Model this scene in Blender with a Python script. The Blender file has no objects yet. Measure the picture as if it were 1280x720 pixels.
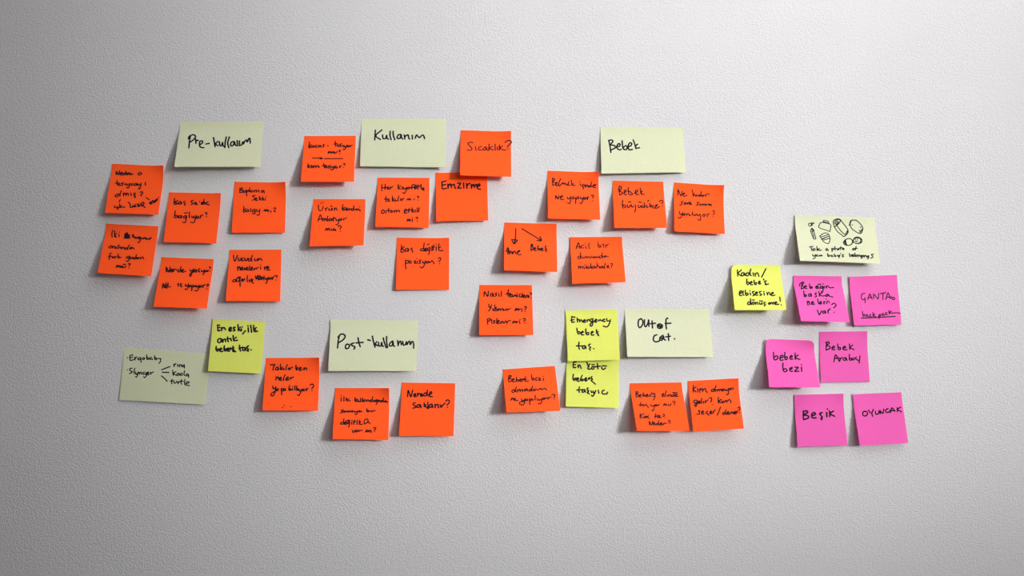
import bpy, math, random
import numpy as np

# ------------------------------------------------------------------ camera, world, light, exposure
S = bpy.context.scene
COL = S.collection
HEIGHT = 1.50                       # height of the point the camera stands at
F = 1000.0                          # focal length in pixels of a 1280 px wide picture
YAW, PITCH, DIST = math.radians(2.9), math.radians(5.6), 1.179
WALL_TOP = 1.17 + 1.9

cy, sy, cp, sp = math.cos(YAW), math.sin(YAW), math.cos(PITCH), math.sin(PITCH)
FW = np.array([sy * cp, cy * cp, sp])
RT = np.array([cy, -sy, 0.0])
UP = np.cross(RT, FW)
EYE = np.array([0.0, -DIST, HEIGHT])

from mathutils import Matrix, Vector
cam = bpy.data.cameras.new('camera')
cam.sensor_width = 36.0
cam.lens = 36.0 * F / 1280.0
cam.clip_start = 0.02
cam_ob = bpy.data.objects.new('camera', cam)
COL.objects.link(cam_ob)
m = Matrix((RT, UP, -FW)).transposed().to_4x4()
m.translation = Vector(EYE)
cam_ob.matrix_world = m
S.camera = cam_ob

world = bpy.data.worlds.new('room_light')
S.world = world
world.use_nodes = True
# indirect light of the room: pale ceiling above, darker floor below
wn, wl = world.node_tree.nodes, world.node_tree.links
bg = wn['Background']
wtc = wn.new('ShaderNodeTexCoord'); sep = wn.new('ShaderNodeSeparateXYZ'); mr = wn.new('ShaderNodeMapRange'); wr = wn.new('ShaderNodeValToRGB')
wl.new(wtc.outputs['Generated'], sep.inputs[0]); wl.new(sep.outputs['Z'], mr.inputs['Value'])
mr.inputs['From Min'].default_value = -1.0; mr.inputs['From Max'].default_value = 1.0
wl.new(mr.outputs['Result'], wr.inputs['Fac'])
wr.color_ramp.elements[0].position = 0.15; wr.color_ramp.elements[0].color = (0.36, 0.32, 0.33, 1)
wr.color_ramp.elements[1].position = 0.85; wr.color_ramp.elements[1].color = (1.0, 0.96, 0.98, 1)
wl.new(wr.outputs['Color'], bg.inputs['Color'])
bg.inputs['Strength'].default_value = 0.135

def area_light(name, loc, direction, w, h, power, color):
    l = bpy.data.lights.new(name, 'AREA')
    l.shape = 'RECTANGLE'; l.size = w; l.size_y = h
    l.energy = power; l.color = color
    o = bpy.data.objects.new(name, l)
    COL.objects.link(o)
    o.location = loc
    o.rotation_euler = Vector(direction).to_track_quat('-Z', 'Y').to_euler()
    return o

# daylight from a window to the right of the wall, falling across it at a slant
key_loc = Vector((2.49, -2.041, HEIGHT + 0.80))
key = area_light('window_light', key_loc, Vector((0.34, 0.0, HEIGHT + 0.38)) - key_loc,
                 1.0, 1.4, 4.35, (1.0, 0.998, 1.0))
key.data.spread = 0.324

# soft light added high up, to brighten tilted sheets and soften their shadows
top_loc = Vector((1.0, -1.2, HEIGHT + 1.8))
area_light('soft_top_light', top_loc, Vector((0.45, 0.0, HEIGHT + 0.1)) - top_loc,
           1.4, 1.4, 23.5, (1.0, 0.985, 0.98))

S.view_settings.view_transform = 'Standard'
S.view_settings.look = 'None'
S.view_settings.gamma = 1.0
S.view_settings.exposure = 0.0

# ------------------------------------------------------------------ materials
def new_mat(name):
    mt = bpy.data.materials.new(name); mt.use_nodes = True
    nt = mt.node_tree; nt.nodes.clear()
    return mt, nt, nt.nodes.new

def wall_material():
    mt, nt, N = new_mat('stippled_white_plaster')
    out = N('ShaderNodeOutputMaterial'); b = N('ShaderNodeBsdfPrincipled')
    b.inputs['Roughness'].default_value = 0.8
    b.inputs['Specular IOR Level'].default_value = 0.25
    tc = N('ShaderNodeTexCoord')
    n1 = N('ShaderNodeTexNoise'); n1.inputs['Scale'].default_value = 380; n1.inputs['Detail'].default_value = 3; n1.inputs['Roughness'].default_value = 0.6
    n2 = N('ShaderNodeTexNoise'); n2.inputs['Scale'].default_value = 170; n2.inputs['Detail'].default_value = 2
    n3 = N('ShaderNodeTexNoise'); n3.inputs['Scale'].default_value = 2.5; n3.inputs['Detail'].default_value = 3
    for n in (n1, n2, n3): nt.links.new(tc.outputs['Object'], n.inputs['Vector'])
    mul = N('ShaderNodeMath'); mul.operation = 'MULTIPLY_ADD'; mul.inputs[1].default_value = 0.45
    nt.links.new(n2.outputs['Fac'], mul.inputs[0]); nt.links.new(n1.outputs['Fac'], mul.inputs[2])
    bp = N('ShaderNodeBump'); bp.inputs['Strength'].default_value = 1.0; bp.inputs['Distance'].default_value = BUMP
    nt.links.new(mul.outputs[0], bp.inputs['Height'])
    nt.links.new(bp.outputs['Normal'], b.inputs['Normal'])
    ramp = N('ShaderNodeValToRGB')
    ramp.color_ramp.elements[0].position = 0.3; ramp.color_ramp.elements[0].color = (0.745, 0.735, 0.745, 1)
    ramp.color_ramp.elements[1].position = 0.7; ramp.color_ramp.elements[1].color = (0.775, 0.765, 0.772, 1)
    nt.links.new(n3.outputs['Fac'], ramp.inputs['Fac'])
    nt.links.new(ramp.outputs['Color'], b.inputs['Base Color'])
    nt.links.new(b.outputs[0], out.inputs[0])
    return mt
BUMP = 0.0011

def paper_material(name, col, trans, tcol, fibre=0.03):
    mt, nt, N = new_mat(name)
    out = N('ShaderNodeOutputMaterial')
    tc = N('ShaderNodeTexCoord')
    n = N('ShaderNodeTexNoise'); n.inputs['Scale'].default_value = 420; n.inputs['Detail'].default_value = 4
    nt.links.new(tc.outputs['Object'], n.inputs['Vector'])
    ramp = N('ShaderNodeValToRGB')
    ramp.color_ramp.elements[0].position = 0.3
    ramp.color_ramp.elements[0].color = (*[c * (1 - fibre) for c in col], 1)
    ramp.color_ramp.elements[1].position = 0.7
    ramp.color_ramp.elements[1].color = (*[c * (1 + fibre) for c in col], 1)
    nt.links.new(n.outputs['Fac'], ramp.inputs['Fac'])
    bp = N('ShaderNodeBump'); bp.inputs['Strength'].default_value = 0.25; bp.inputs['Distance'].default_value = 0.0002
    nt.links.new(n.outputs['Fac'], bp.inputs['Height'])
    d = N('ShaderNodeBsdfDiffuse'); t = N('ShaderNodeBsdfTranslucent'); mx = N('ShaderNodeMixShader')
    nt.links.new(ramp.outputs['Color'], d.inputs['Color']); nt.links.new(bp.outputs['Normal'], d.inputs['Normal'])
    t.inputs['Color'].default_value = (*tcol, 1)
    mx.inputs[0].default_value = trans
    nt.links.new(d.outputs[0], mx.inputs[1]); nt.links.new(t.outputs[0], mx.inputs[2])
    nt.links.new(mx.outputs[0], out.inputs[0])
    return mt

def ink_material():
    mt, nt, N = new_mat('black_marker_ink')
    out = N('ShaderNodeOutputMaterial'); b = N('ShaderNodeBsdfPrincipled')
    tc = N('ShaderNodeTexCoord'); n = N('ShaderNodeTexNoise'); n.inputs['Scale'].default_value = 500
    nt.links.new(tc.outputs['Object'], n.inputs['Vector'])
    ramp = N('ShaderNodeValToRGB')
    ramp.color_ramp.elements[0].color = (0.006, 0.005, 0.009, 1)
    ramp.color_ramp.elements[1].color = (0.022, 0.015, 0.026, 1)
    nt.links.new(n.outputs['Fac'], ramp.inputs['Fac'])
    nt.links.new(ramp.outputs['Color'], b.inputs['Base Color'])
    b.inputs['Roughness'].default_value = 0.75
    b.inputs['Specular IOR Level'].default_value = 0.15
    nt.links.new(b.outputs[0], out.inputs[0])
    return mt

PAPER = {
    'o': paper_material('orange_fluorescent_paper', (1.50, 0.168, 0.032), 0.22, (1.0, 0.20, 0.14)),
    'w': paper_material('pale_yellow_paper', (0.85, 0.88, 0.61), 0.13, (0.85, 0.80, 0.45)),
    'y': paper_material('lemon_yellow_paper', (0.93, 0.99, 0.20), 0.14, (0.95, 0.85, 0.12)),
    'p': paper_material('pink_fluorescent_paper', (1.08, 0.175, 0.61), 0.18, (1.0, 0.25, 0.5)),
}
INK = ink_material()

def mesh_object(name, verts, faces, mat, parent=None, smooth=True):
    me = bpy.data.meshes.new(name)
    me.from_pydata([tuple(map(float, v)) for v in verts], [], faces)
    me.materials.append(mat)
    if smooth:
        me.polygons.foreach_set('use_smooth', [True] * len(me.polygons))
    me.update()
    o = bpy.data.objects.new(name, me)
    COL.objects.link(o)
    if parent is not None: o.parent = parent
    return o

# ------------------------------------------------------------------ the wall
x0, x1, z0, z1 = -2.6, 2.6, 0.0, 3.1
wv = [(x, y, z) for y in (0.0, 0.12) for z in (z0, z1) for x in (x0, x1)]
wf = [(0, 1, 3, 2), (5, 4, 6, 7), (4, 0, 2, 6), (1, 5, 7, 3), (2, 3, 7, 6), (4, 5, 1, 0)]
wall = mesh_object('wall_back', wv, wf, wall_material(), smooth=False)
wall['kind'] = 'structure'

# ------------------------------------------------------------------ the handwriting, stroke by stroke
# (close-up origin, close-up scale, strokes): the writing of each note as its own close-up shows it
HS = 823 / 80.0
HAND = {
'neden': (130, 200, HS, "158,190 160,148 190,190 200,140;215,180 235,170 228,158 212,172 220,195 240,190;270,165 250,172 250,190 275,185 285,145;282,170 290,190;300,180 318,172 310,162 298,178 305,192;325,170 330,192;330,180 345,168 355,190 370,180;462,160 440,175 445,192 470,190 485,172 465,160;168,265 170,300 178,325;145,300 195,295;215,305 195,310 195,328 218,325;250,290 228,298 245,312 232,328;270,305 275,325;292,305 298,325 318,318;330,300 325,345 310,362 292,350;372,300 350,310 355,328 378,320;400,300 388,318 405,328 420,310;415,300 425,325;435,305 440,325 462,318;478,298 468,350 455,375 445,365;530,290 535,328;180,440 150,450 148,472 175,472 190,440;225,395 210,430 205,465;250,425 252,465;255,440 275,425 285,460;288,440 305,425 315,455;345,425 350,460;405,425 382,432 400,450 385,462 405,475 395,488;465,415 495,410 495,435 475,445 480,465;210,510 195,540;140,590 135,605 155,615 175,600;175,600 180,640;200,565 205,600;175,615 215,610;225,585 210,600 225,610 250,605 270,605;312,540 335,570 340,610 365,605 372,585;372,585 385,605 405,600;410,570 395,590 415,600;435,560 440,600;455,575 440,585 460,598;480,590 475,560 505,545 515,560 490,590;490,580 530,612;542,485 582,510;590,555 610,545 605,535 588,550 600,568 625,555;625,520 640,548;610,540 655,522;655,525 650,545 672,530;685,500 665,515 675,525 690,505;700,480 703,484"),
'kacsn': (203, 236, HS, "158,125 152,165 155,200 185,195;200,150 165,170 195,190;235,165 212,172 208,195 232,195 242,170 248,195;295,160 275,170 278,185 295,190 285,215;395,150 370,160 375,175 395,190 370,205;415,175 420,205;418,185 432,175 440,205 450,200;478,162 480,165;530,170 505,178 502,198 525,198;535,135 535,170 545,200;500,185 560,180;590,170 565,180 570,200 605,208;165,285 160,330 160,372 190,365 195,345 168,345;235,345 212,350 208,375 235,372 245,345 248,375;300,345 275,355 275,375 300,370 312,345 305,400 290,435 262,432;285,315 325,308;350,300 345,340 350,375;378,350 385,375;405,350 405,375 430,365;435,345 420,400 405,435 365,430;460,355 440,365 448,382 470,375 462,355;490,345 490,378;492,358 520,335;550,310 572,308 570,325 565,335;566,358 568,360"),
'baglama': (285, 222, HS, "160,135 152,165 150,190;148,140 180,132 190,145 160,160 190,170 190,188 150,192;225,165 205,172 205,190 228,185 232,165;240,165 240,240;240,170 262,160 268,175 245,185;280,130 280,185;315,165 295,170 300,188 322,180;335,165 340,188;340,175 360,162 368,188;375,175 395,162 402,188;450,165 430,172 432,190 455,182 460,165 468,200;350,230 315,235 330,255 350,268 335,285 308,290;355,280 375,272 368,262 352,275 358,298 380,292;405,240 405,290;425,262 408,275 425,290;445,245 442,290;455,265 458,292;480,265 478,295;495,245 497,247;205,370 200,410 200,445 225,440;232,400 208,415 230,430;250,410 238,425 248,440 268,430 258,410;295,395 288,440;340,410 315,418 315,440 340,438;348,405 350,450 340,470 310,462;370,408 372,435 400,430;410,405 405,460 395,485 370,480;460,430 475,412 480,435 495,412 505,435;505,435 515,415 525,438;550,425 552,448;585,395 605,388 615,400 590,430 612,438"),
'iki': (120, 276, HS, "215,125 205,165 208,210;240,130 240,175 242,210;270,165 245,180 262,212;295,175 298,205;300,145 302,147;370,190 380,160 385,215 395,155 400,225 410,165 415,228 430,180;365,200 435,205;370,218 432,185;360,225 435,225;375,175 405,150;475,170 470,200 485,215;490,185 475,200 500,215;515,205 498,215 510,228 530,215;555,205 535,215 540,232 560,220;565,208 565,260 552,282 538,275;580,215 585,235 605,228;612,218 615,235;615,228 635,215 642,238;655,225 660,240 680,232 690,220;690,240 712,215;190,320 170,330 172,350 195,348 205,325;215,330 218,352;218,340 238,325;262,335 245,342 250,358 270,348;300,310 282,325 298,342 282,358;315,335 318,360;335,340 338,362;338,350 358,340 365,362;400,345 378,352 385,370 405,360;430,310 410,350 410,368;455,340 435,352 440,365 462,352 470,345 490,362;200,415 180,425 175,470 168,500;160,460 200,455;225,460 208,468 215,480 235,470;245,462 248,482;250,470 265,458;285,430 285,480;300,460 288,470 300,480 325,470;420,455 395,465 395,480 418,478;430,455 425,500 408,520 388,515;455,465 440,475 450,488 468,478;475,470 478,490;500,470 485,478 490,492 510,485 520,435;515,470 522,492;545,470 530,480 540,490 560,478;572,470 575,492;575,480 600,465 615,492;258,600 275,570 282,598 300,575 310,600;310,600 325,580 330,605;345,582 350,602 375,598 380,580;350,560 378,562;415,555 438,550 435,570 425,580;424,605 426,607"),
'nerde': (190, 318, HS, "185,225 185,165 215,228 235,165;235,215 262,205 255,190 240,205 248,228 268,220;275,190 278,220;278,205 300,192 320,200;350,195 335,205 335,225 360,220 375,160;370,200 378,225;385,215 405,205 398,192 385,210 392,230 435,218;488,195 495,215 520,205;530,190 515,240 500,280 485,275 490,250 530,215;545,205 528,215 535,230 555,215;540,190 550,188;580,195 560,205 578,218 562,232;600,205 602,228;615,185 598,200 612,225;635,205 640,225 660,215;672,200 665,250 655,262;690,208 675,218 685,228 700,215;710,205 712,225 725,205;735,165 752,165 748,185;742,215 743,217;135,435 145,375 165,430 180,365;175,425 200,405 195,390 180,405 185,435 215,420 240,415;205,365 208,400;330,380 340,375 338,410;380,375 362,385 375,395 368,410 388,415;430,385 435,410 460,400;470,378 460,430 440,455 425,445;495,395 478,405 482,420 502,410;515,400 512,468;515,405 538,398 535,420 515,422;555,405 558,420;570,400 578,420 600,410;605,398 595,450 575,470 550,465;630,400 612,412 622,425 642,412;655,395 655,425;655,408 680,390;700,395 722,380 725,400 708,415;706,445 708,448"),
'vucudun': (278, 308, HS, "140,115 160,190 195,115;205,150 212,185 235,175 240,150;270,150 250,160 252,185 275,182;290,150 292,182 315,178 325,155;355,155 335,165 338,188 362,180 385,115;372,160 380,190;415,160 420,185 445,178 452,158;460,185 465,160;465,172 488,155 510,182;195,260 200,310;200,285 222,260 230,305;240,290 262,280 255,268 240,285 248,305 270,298;282,275 285,300 305,280;305,295 325,280 318,268 305,285 312,305 330,300;350,250 345,290 350,308;365,295 388,278 380,265 365,285 372,308 395,302;410,280 412,300 425,285;440,295 442,280 460,268;490,265 492,292;488,240 490,242;540,265 545,300;545,282 570,258 580,262 575,280;575,290 598,272 590,258 572,280 580,305 612,302;165,425 138,435 135,455 165,452 180,425;210,405 185,415 185,450 212,445 225,405;225,405 228,515;200,395 235,395;250,420 250,450;265,420 268,445 290,415;325,375 318,415 322,455;345,430 348,455;375,415 372,460;360,435 395,430;392,435 375,450 400,475;425,380 435,420 455,375;455,420 485,400 480,375 460,395 465,430 490,420;500,390 500,430 520,395;530,400 532,430;535,380 536,382;550,400 555,425 575,415;585,400 575,450 560,480;605,400 590,415 600,425 618,412;630,400 618,415 635,420;645,400 645,425;645,410 670,380;685,375 705,378 695,400;690,432 692,434"),
'kocasi': (372, 165, HS, "155,130 148,170 145,205 170,200;182,165 158,180 180,195;205,175 190,185 200,200 218,190 208,175;250,168 230,180 235,198 258,195;285,170 268,180 275,195 292,185 300,172 305,195;345,160 325,168 340,182 322,198;388,175 392,185;485,120 485,150 492,185;465,155 510,150;530,160 512,170 518,188 538,178;565,150 548,165 562,178 545,190;582,170 585,190;600,175 605,195 625,185;635,170 620,205 600,230 585,220;655,172 640,182 650,195 668,182;675,175 678,192;678,182 702,170;392,275 400,250 410,272 425,250 435,275;435,275 455,252 462,275;475,255 480,275 500,268 510,250;530,240 548,238 542,258;543,282 545,284;135,410 132,440 135,462;165,430 138,445 170,460;180,430 185,462;200,435 205,462;205,448 225,432 235,460;238,445 258,430 270,458 282,445;335,405 340,435 350,465;318,435 365,430;378,435 362,445 370,462 388,450;415,430 398,440 412,455 395,468;428,440 432,462;450,440 455,462 475,450;480,435 465,475 440,488 425,478;500,440 488,455 500,468 515,452;540,440 542,462;542,450 560,435;590,408 610,410 602,425;590,455 592,457"),
'urun': (383, 243, HS, "155,140 158,190 175,212 205,195 215,155;185,115 187,116;210,108 212,110;245,180 250,210;248,190 270,170;290,180 292,205 320,200 328,175 335,205;312,150 330,155;360,175 362,208;362,190 382,175 395,205;470,130 462,170 465,205 490,200;500,165 470,180 495,192;510,195 530,185 522,172 508,190 515,208 535,202;545,185 550,205;550,195 570,182 578,205;605,180 585,190 590,208 612,198;608,145 610,180 618,205;635,185 638,205;650,190 655,205;655,195 672,185 682,210;685,160 687,162;690,205 695,215;150,345 180,265 210,345;150,325 225,310;225,315 230,340;230,325 250,310 255,340;275,280 270,320 275,345;310,310 290,320 295,340 315,330 322,315 328,340;352,290 345,330 350,345;335,315 375,305;380,315 388,340 410,330;418,315 415,360 400,390 380,388;450,310 430,322 440,338 460,325 450,312;480,310 480,332;480,320 520,300;240,465 262,435 268,462 290,435 300,465;320,440 325,465 345,455 350,440;355,465 365,445 380,470;405,415 430,402 450,415 440,435 430,448;434,474 436,476"),
'her': (465, 218, HS, "128,130 125,170 128,215;170,130 168,195;128,175 205,165;195,180 215,172 210,160 198,172 205,192 225,188;235,160 238,188;238,175 268,155;340,130 335,160 340,190;370,150 340,165 345,180 370,188;388,165 390,190;405,165 410,190 435,180;442,165 435,220 415,245 395,232;475,165 455,175 460,192 480,180 488,168;540,128 515,140 510,190;490,172 540,165;545,180 570,150 560,135 545,160 552,188 575,175;590,130 590,190;560,160 620,150;630,125 630,180;640,190 660,172 668,185 650,200 672,205;180,285 178,320 182,355;162,320 205,315;225,320 205,330 208,348 232,342;262,280 262,345;285,310 265,325 285,342;300,320 302,345 320,338;345,280 335,320 340,342;368,315 370,338;385,318 388,338;388,325 412,308;450,330 465,312 472,330 490,310 498,332;538,315 545,328;580,285 600,285 595,305;593,330 595,332;145,455 128,465 125,500 150,500 158,470 145,455;180,465 178,500;215,435 212,470 218,490;195,465 240,462;260,465 242,475 248,490 270,480;285,465 290,490;290,475 310,462 318,488;318,475 345,460 355,485;415,480 445,462 435,445 415,465 420,500 450,492;475,435 470,490;450,465 510,455;515,430 515,490;535,455 518,468 540,485;555,455 558,485;585,430 580,485;608,430 600,485;450,605 460,575 470,600 485,575 495,605;515,578 520,605;520,555 522,557;565,555 585,552 582,575;580,600 582,602"),
'degisik': (490, 293, HS, "125,140 118,190 118,230 160,222;155,160 128,185 160,205;200,180 175,190 175,215 200,215 210,185 215,215;265,175 245,185 248,200 265,210 262,232;400,180 370,190 368,210 398,210;415,112 408,160 412,212;425,200 445,190 438,175 422,195 430,215 452,208;482,170 462,180 462,205 485,200 490,172;490,172 478,240 468,258;455,130 475,125;515,150 512,210;515,170 545,160;535,135 530,205;568,160 570,208;565,130 567,132;605,120 600,165 605,205 655,208;625,160 605,175;178,330 172,380 180,445;172,345 205,335 215,355 185,375;240,340 220,350 225,372 248,365 242,342;285,345 305,342 288,370 310,372;325,345 328,372;320,310 322,312;372,328 348,340 368,358 350,378;395,345 400,370 425,360;430,340 415,395 390,430 362,420;460,345 440,358 450,372 472,360 462,345;478,350 490,362 515,340 545,378;595,310 620,300 625,325 600,350;610,378 612,380"),
'icinde': (679, 210, HS, "122,130 120,180 122,225;115,135 150,145 125,175 160,195 155,215 122,222;165,205 180,195 175,185 162,200 170,230 190,218;225,140 205,180 200,225 212,232 235,205;240,205 255,190 262,210;262,210 285,195 290,215;300,220 325,205;330,175 318,220 345,222;360,155 365,190 372,225;385,200 372,210 380,222 410,225;475,205 482,225;470,180 472,182;520,210 500,220 508,240 522,235;515,240 515,272;535,215 538,240;550,220 552,245;552,230 570,218 578,245;605,225 588,232 592,248 612,240;622,180 615,215 620,245;640,235 660,222 652,215 638,232 645,250 678,252;680,210 665,230;158,398 162,355 190,400 202,355;222,385 250,368 242,355 220,372 228,405 265,405;308,375 318,400 342,388;352,365 350,430 335,458 312,448;395,370 372,380 378,400 402,388;418,380 418,460;420,380 455,372 450,395 420,400;478,375 488,400 508,390;520,375 505,430 490,458 470,450;545,380 528,392 538,405 558,392 548,380;570,375 572,410;572,388 580,370;618,355 642,350 645,370 635,385;636,420 638,422"),
'buyudukce': (760, 220, HS, "145,135 142,190 152,245;135,175 150,135 170,140 170,165 150,190 178,210 188,225 152,248;205,215 232,200 225,180 208,195 212,235 240,240;262,150 258,195 270,235;262,190 300,215 315,235 290,245 265,232;340,225 375,205 380,185 358,185 350,220 370,240 395,235;412,155 420,200 425,235;440,195 425,215 440,235 465,240;188,312 185,365 195,412 225,400 230,385 205,375 188,395;248,370 255,405 275,400 285,375;262,335 292,335;300,370 305,400 330,395;350,372 355,420 345,465;390,375 392,405 415,400 425,380;395,335 430,340;450,380 430,395 440,408 462,400 470,370 462,345;470,370 475,405;495,375 498,405 515,400;510,325 525,312;535,350 540,400;560,375 540,385 560,400;590,380 572,390 578,410 600,412;608,395 635,380 628,368 610,385 612,415 640,408 660,395;660,330 685,312 705,325 695,355;698,385 700,388"),
'nekadar': (836, 225, HS, "115,195 120,125 155,205 172,145;180,190 202,180 198,165 182,180 190,210 232,200;298,130 310,170 312,210;335,175 315,188 335,205;355,190 342,200 352,210 372,198;400,190 382,198 388,212 408,202;418,150 412,190 420,210;440,192 425,202 438,212 455,200;470,190 475,212;475,198 500,178 525,188;185,275 160,285 170,305 160,320 140,325;210,290 195,302 205,315 222,302 212,290;235,295 238,315;238,302 258,288;262,305 282,295 275,285 262,300 270,318 295,310;385,285 362,292 378,308 372,322 350,325;410,305 395,315 408,328 425,315;435,310 440,330;440,318 460,308 465,328;475,312 480,328;480,318 505,308;530,308 512,318 518,330 538,318 542,312 550,335;135,405 145,445 170,435;178,420 165,470 140,492 118,480;200,430 185,442 192,458 212,445 202,430;228,435 232,458;232,445 248,430;258,440 262,458 282,450;305,410 300,455;320,440 325,460 345,452 350,438;362,440 370,460 392,450;400,435 410,490 400,520 372,505;455,440 435,450 445,468 468,458 460,440;490,440 495,475;492,455 520,435;562,402 585,398 585,425 568,445;572,470 574,472"),
'anne': (625, 274, HS, "78,415 105,365 100,450;85,415 125,405;105,365 118,430;120,420 125,450;125,432 145,415 155,445;165,420 170,445;170,430 190,412 205,440;215,435 245,418 258,405 235,408 222,440 240,458 272,455;405,320 400,360 400,405;400,325 420,325 415,350 432,375 405,400;440,385 460,375 452,365 438,380 445,405 468,400;490,340 485,380 500,398 520,388 510,375 488,385;528,390 550,380 542,370 528,385 535,405 558,400;590,345 580,370 600,385 580,400 605,418"),
'acil': (705, 290, HS, "155,215 185,140 205,215;165,190 215,185;250,170 225,178 222,205 255,205;278,180 285,215;272,150 274,152;322,145 318,180 325,218;438,138 440,180 452,200 475,190 468,172 442,180;492,160 505,155 512,198;535,165 540,198;540,178 570,158;205,310 180,318 178,340 205,342 215,300 210,265;215,300 222,340;240,318 245,338 268,330 270,315;285,318 290,335 310,315;320,318 325,335 345,328 350,312;360,335 375,318 385,335 400,315 410,335 430,315 440,332;475,305 455,315 455,335 480,332 492,300 488,268;492,300 500,330;535,305 515,315 518,328 545,312 552,318 572,318;185,440 190,472;190,455 208,442 215,470;215,455 235,442 240,470;255,445 262,468 285,460;262,420 265,422;285,425 287,427;285,440 288,465;315,440 300,455 310,472 330,460 342,440 345,408;345,440 352,468;385,440 362,450 365,468 390,460 395,440 405,465;425,400 425,440 418,465;422,440 445,432 455,465;490,440 468,450 470,465 495,455 500,440 508,465;530,405 522,440 520,468;555,450 575,440 568,430 552,445 560,462 585,458;600,412 618,405 622,420 608,440;612,455 613,457"),
'nasil': (593, 352, HS, "125,190 130,130 170,190 180,125;230,150 210,160 208,185 232,185 240,155 248,190;290,145 268,155 285,175 265,190;312,155 318,190;345,125 348,190;438,105 430,150 435,190;405,158 455,150;455,180 475,168 468,158 452,172 460,198 485,190;490,168 492,195 510,185 518,170;520,185 530,172 540,195;550,170 552,198;545,148 547,150;590,160 575,175 582,198 602,195;615,150 608,200;625,195 645,180 638,168 622,185 630,205 650,200;660,185 662,208;662,192 680,175 688,205;700,175 702,205;715,145 735,150 728,170;730,208 732,210;185,290 190,330 212,325;220,298 205,350 182,380;235,345 240,372;262,300 265,340;285,330 265,345 285,355;265,345 255,375 290,375;315,345 298,358 305,372 325,360;335,350 340,375;340,358 360,348 368,372;375,355 380,372 400,362;405,350 410,372;425,350 430,372;430,358 465,345;520,375 535,345 542,370 560,345 570,372;572,365 590,350;608,350 612,385;640,330 665,320 665,345 645,360;652,382 654,384;170,480 168,515 172,550;165,485 195,475 205,495 172,515;222,500 225,535;218,485 220,487;265,500 245,508 262,525 245,540;290,475 285,540;300,520 320,508 312,498 298,515 305,540 328,535;340,515 345,540;345,525 365,512 375,535 395,520 398,505;415,510 418,540;418,522 450,500 465,505;490,535 505,508 512,530 530,508 540,535;545,525 560,510;580,510 585,540;585,490 587,492;625,480 650,475 652,495 635,510;650,530 652,532"),
'bezi': (624, 452, HS, "130,180 120,220 125,262;120,185 150,180 155,195 130,215 162,230 160,250 125,260;170,240 192,230 185,218 168,235 178,262 205,255;225,200 218,240 230,258 250,245 242,230 220,240;265,245 285,232 278,222 262,238 270,258 295,252;300,240 315,228 308,218 298,235;340,195 328,225 335,255 378,248;352,225 332,235;415,170 418,210 430,240 450,228 442,212 420,220;490,205 470,218 472,240 495,238;505,215 530,215 512,240 535,245;565,215 570,245;565,188 567,190;190,360 165,372 168,395 192,392 200,370 188,360;220,328 212,360 218,395;235,360 240,392;240,372 262,358 270,388;272,375 295,358 305,385;345,350 322,362 328,380 350,368 358,352 368,378;405,355 385,365 390,382 410,372;430,318 418,355 425,380;460,350 440,362 450,378 472,362;480,355 500,365 530,345 545,362;545,362 590,345 608,368;150,500 160,470;160,485 178,470 188,495;195,490 212,480 205,472 195,485 202,502 240,498;285,480 295,505 318,495;330,475 325,530 300,560 268,548 262,525 320,510;360,480 342,492 350,505 370,492;388,480 395,550;388,488 412,480 415,498 390,508;430,482 435,500;462,435 460,495;485,480 490,498;505,480 512,498 532,490;545,475 545,520 525,545 500,535;575,465 560,478 570,490 590,475 578,465;600,475 620,462;625,465 630,485;630,472 665,455;675,430 705,422 718,440 700,460;706,478 708,480"),
'elinde': (785, 473, HS, "108,170 102,205 105,240;95,175 125,172 130,185 108,205 138,218 132,235 105,240;148,225 168,215 160,205 145,220 152,242 175,235;200,180 190,215 200,232 220,225 212,210 192,220;235,225 255,212 248,202 232,218 240,238 262,230;295,205 275,215 280,232 300,225;305,200 345,205 340,235 318,230;335,190 348,210 340,260 325,282;300,180 310,185;440,220 462,205 455,195 438,210 442,235 468,228;490,160 480,200 480,232;500,215 505,232;520,210 525,235;525,222 548,208 552,235;580,210 565,220 572,235 592,225;600,180 595,215 605,232;570,185 635,185;610,220 632,208 625,200 612,215 618,235 645,228;165,310 162,345 170,360;140,345 185,338;205,335 190,345 198,358 215,348;240,330 225,342 245,352 262,378;285,340 288,355;305,345 312,362 330,350;340,340 335,390 320,418 308,408;365,338 350,348 358,358 375,345;385,340 388,355;388,345 405,335;455,350 470,325 478,348 490,330 500,350;515,330 522,350 545,345 555,325;570,300 598,295 602,315 585,330;602,348 604,350;158,455 155,490 158,518;200,455 160,485 195,510;222,485 205,495 210,508 230,498 238,485 242,508;268,480 250,490 262,505 270,518;355,455 350,490 350,510;340,490 375,485;385,470 370,485 380,505 395,500;395,495 412,485 405,475 392,490 400,508 430,500;445,465 465,462 468,480 450,492;474,502 476,504;275,600 275,550 300,600 318,550;325,585 345,575 338,565 325,580 332,600 355,592;385,575 365,585 372,600 392,592;395,545 392,580 400,600;415,590 435,578 428,568 412,585 420,602 445,595;455,580 458,598;458,588 475,575 495,580;515,545 538,540 538,558 520,572;545,578 547,580"),
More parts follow.
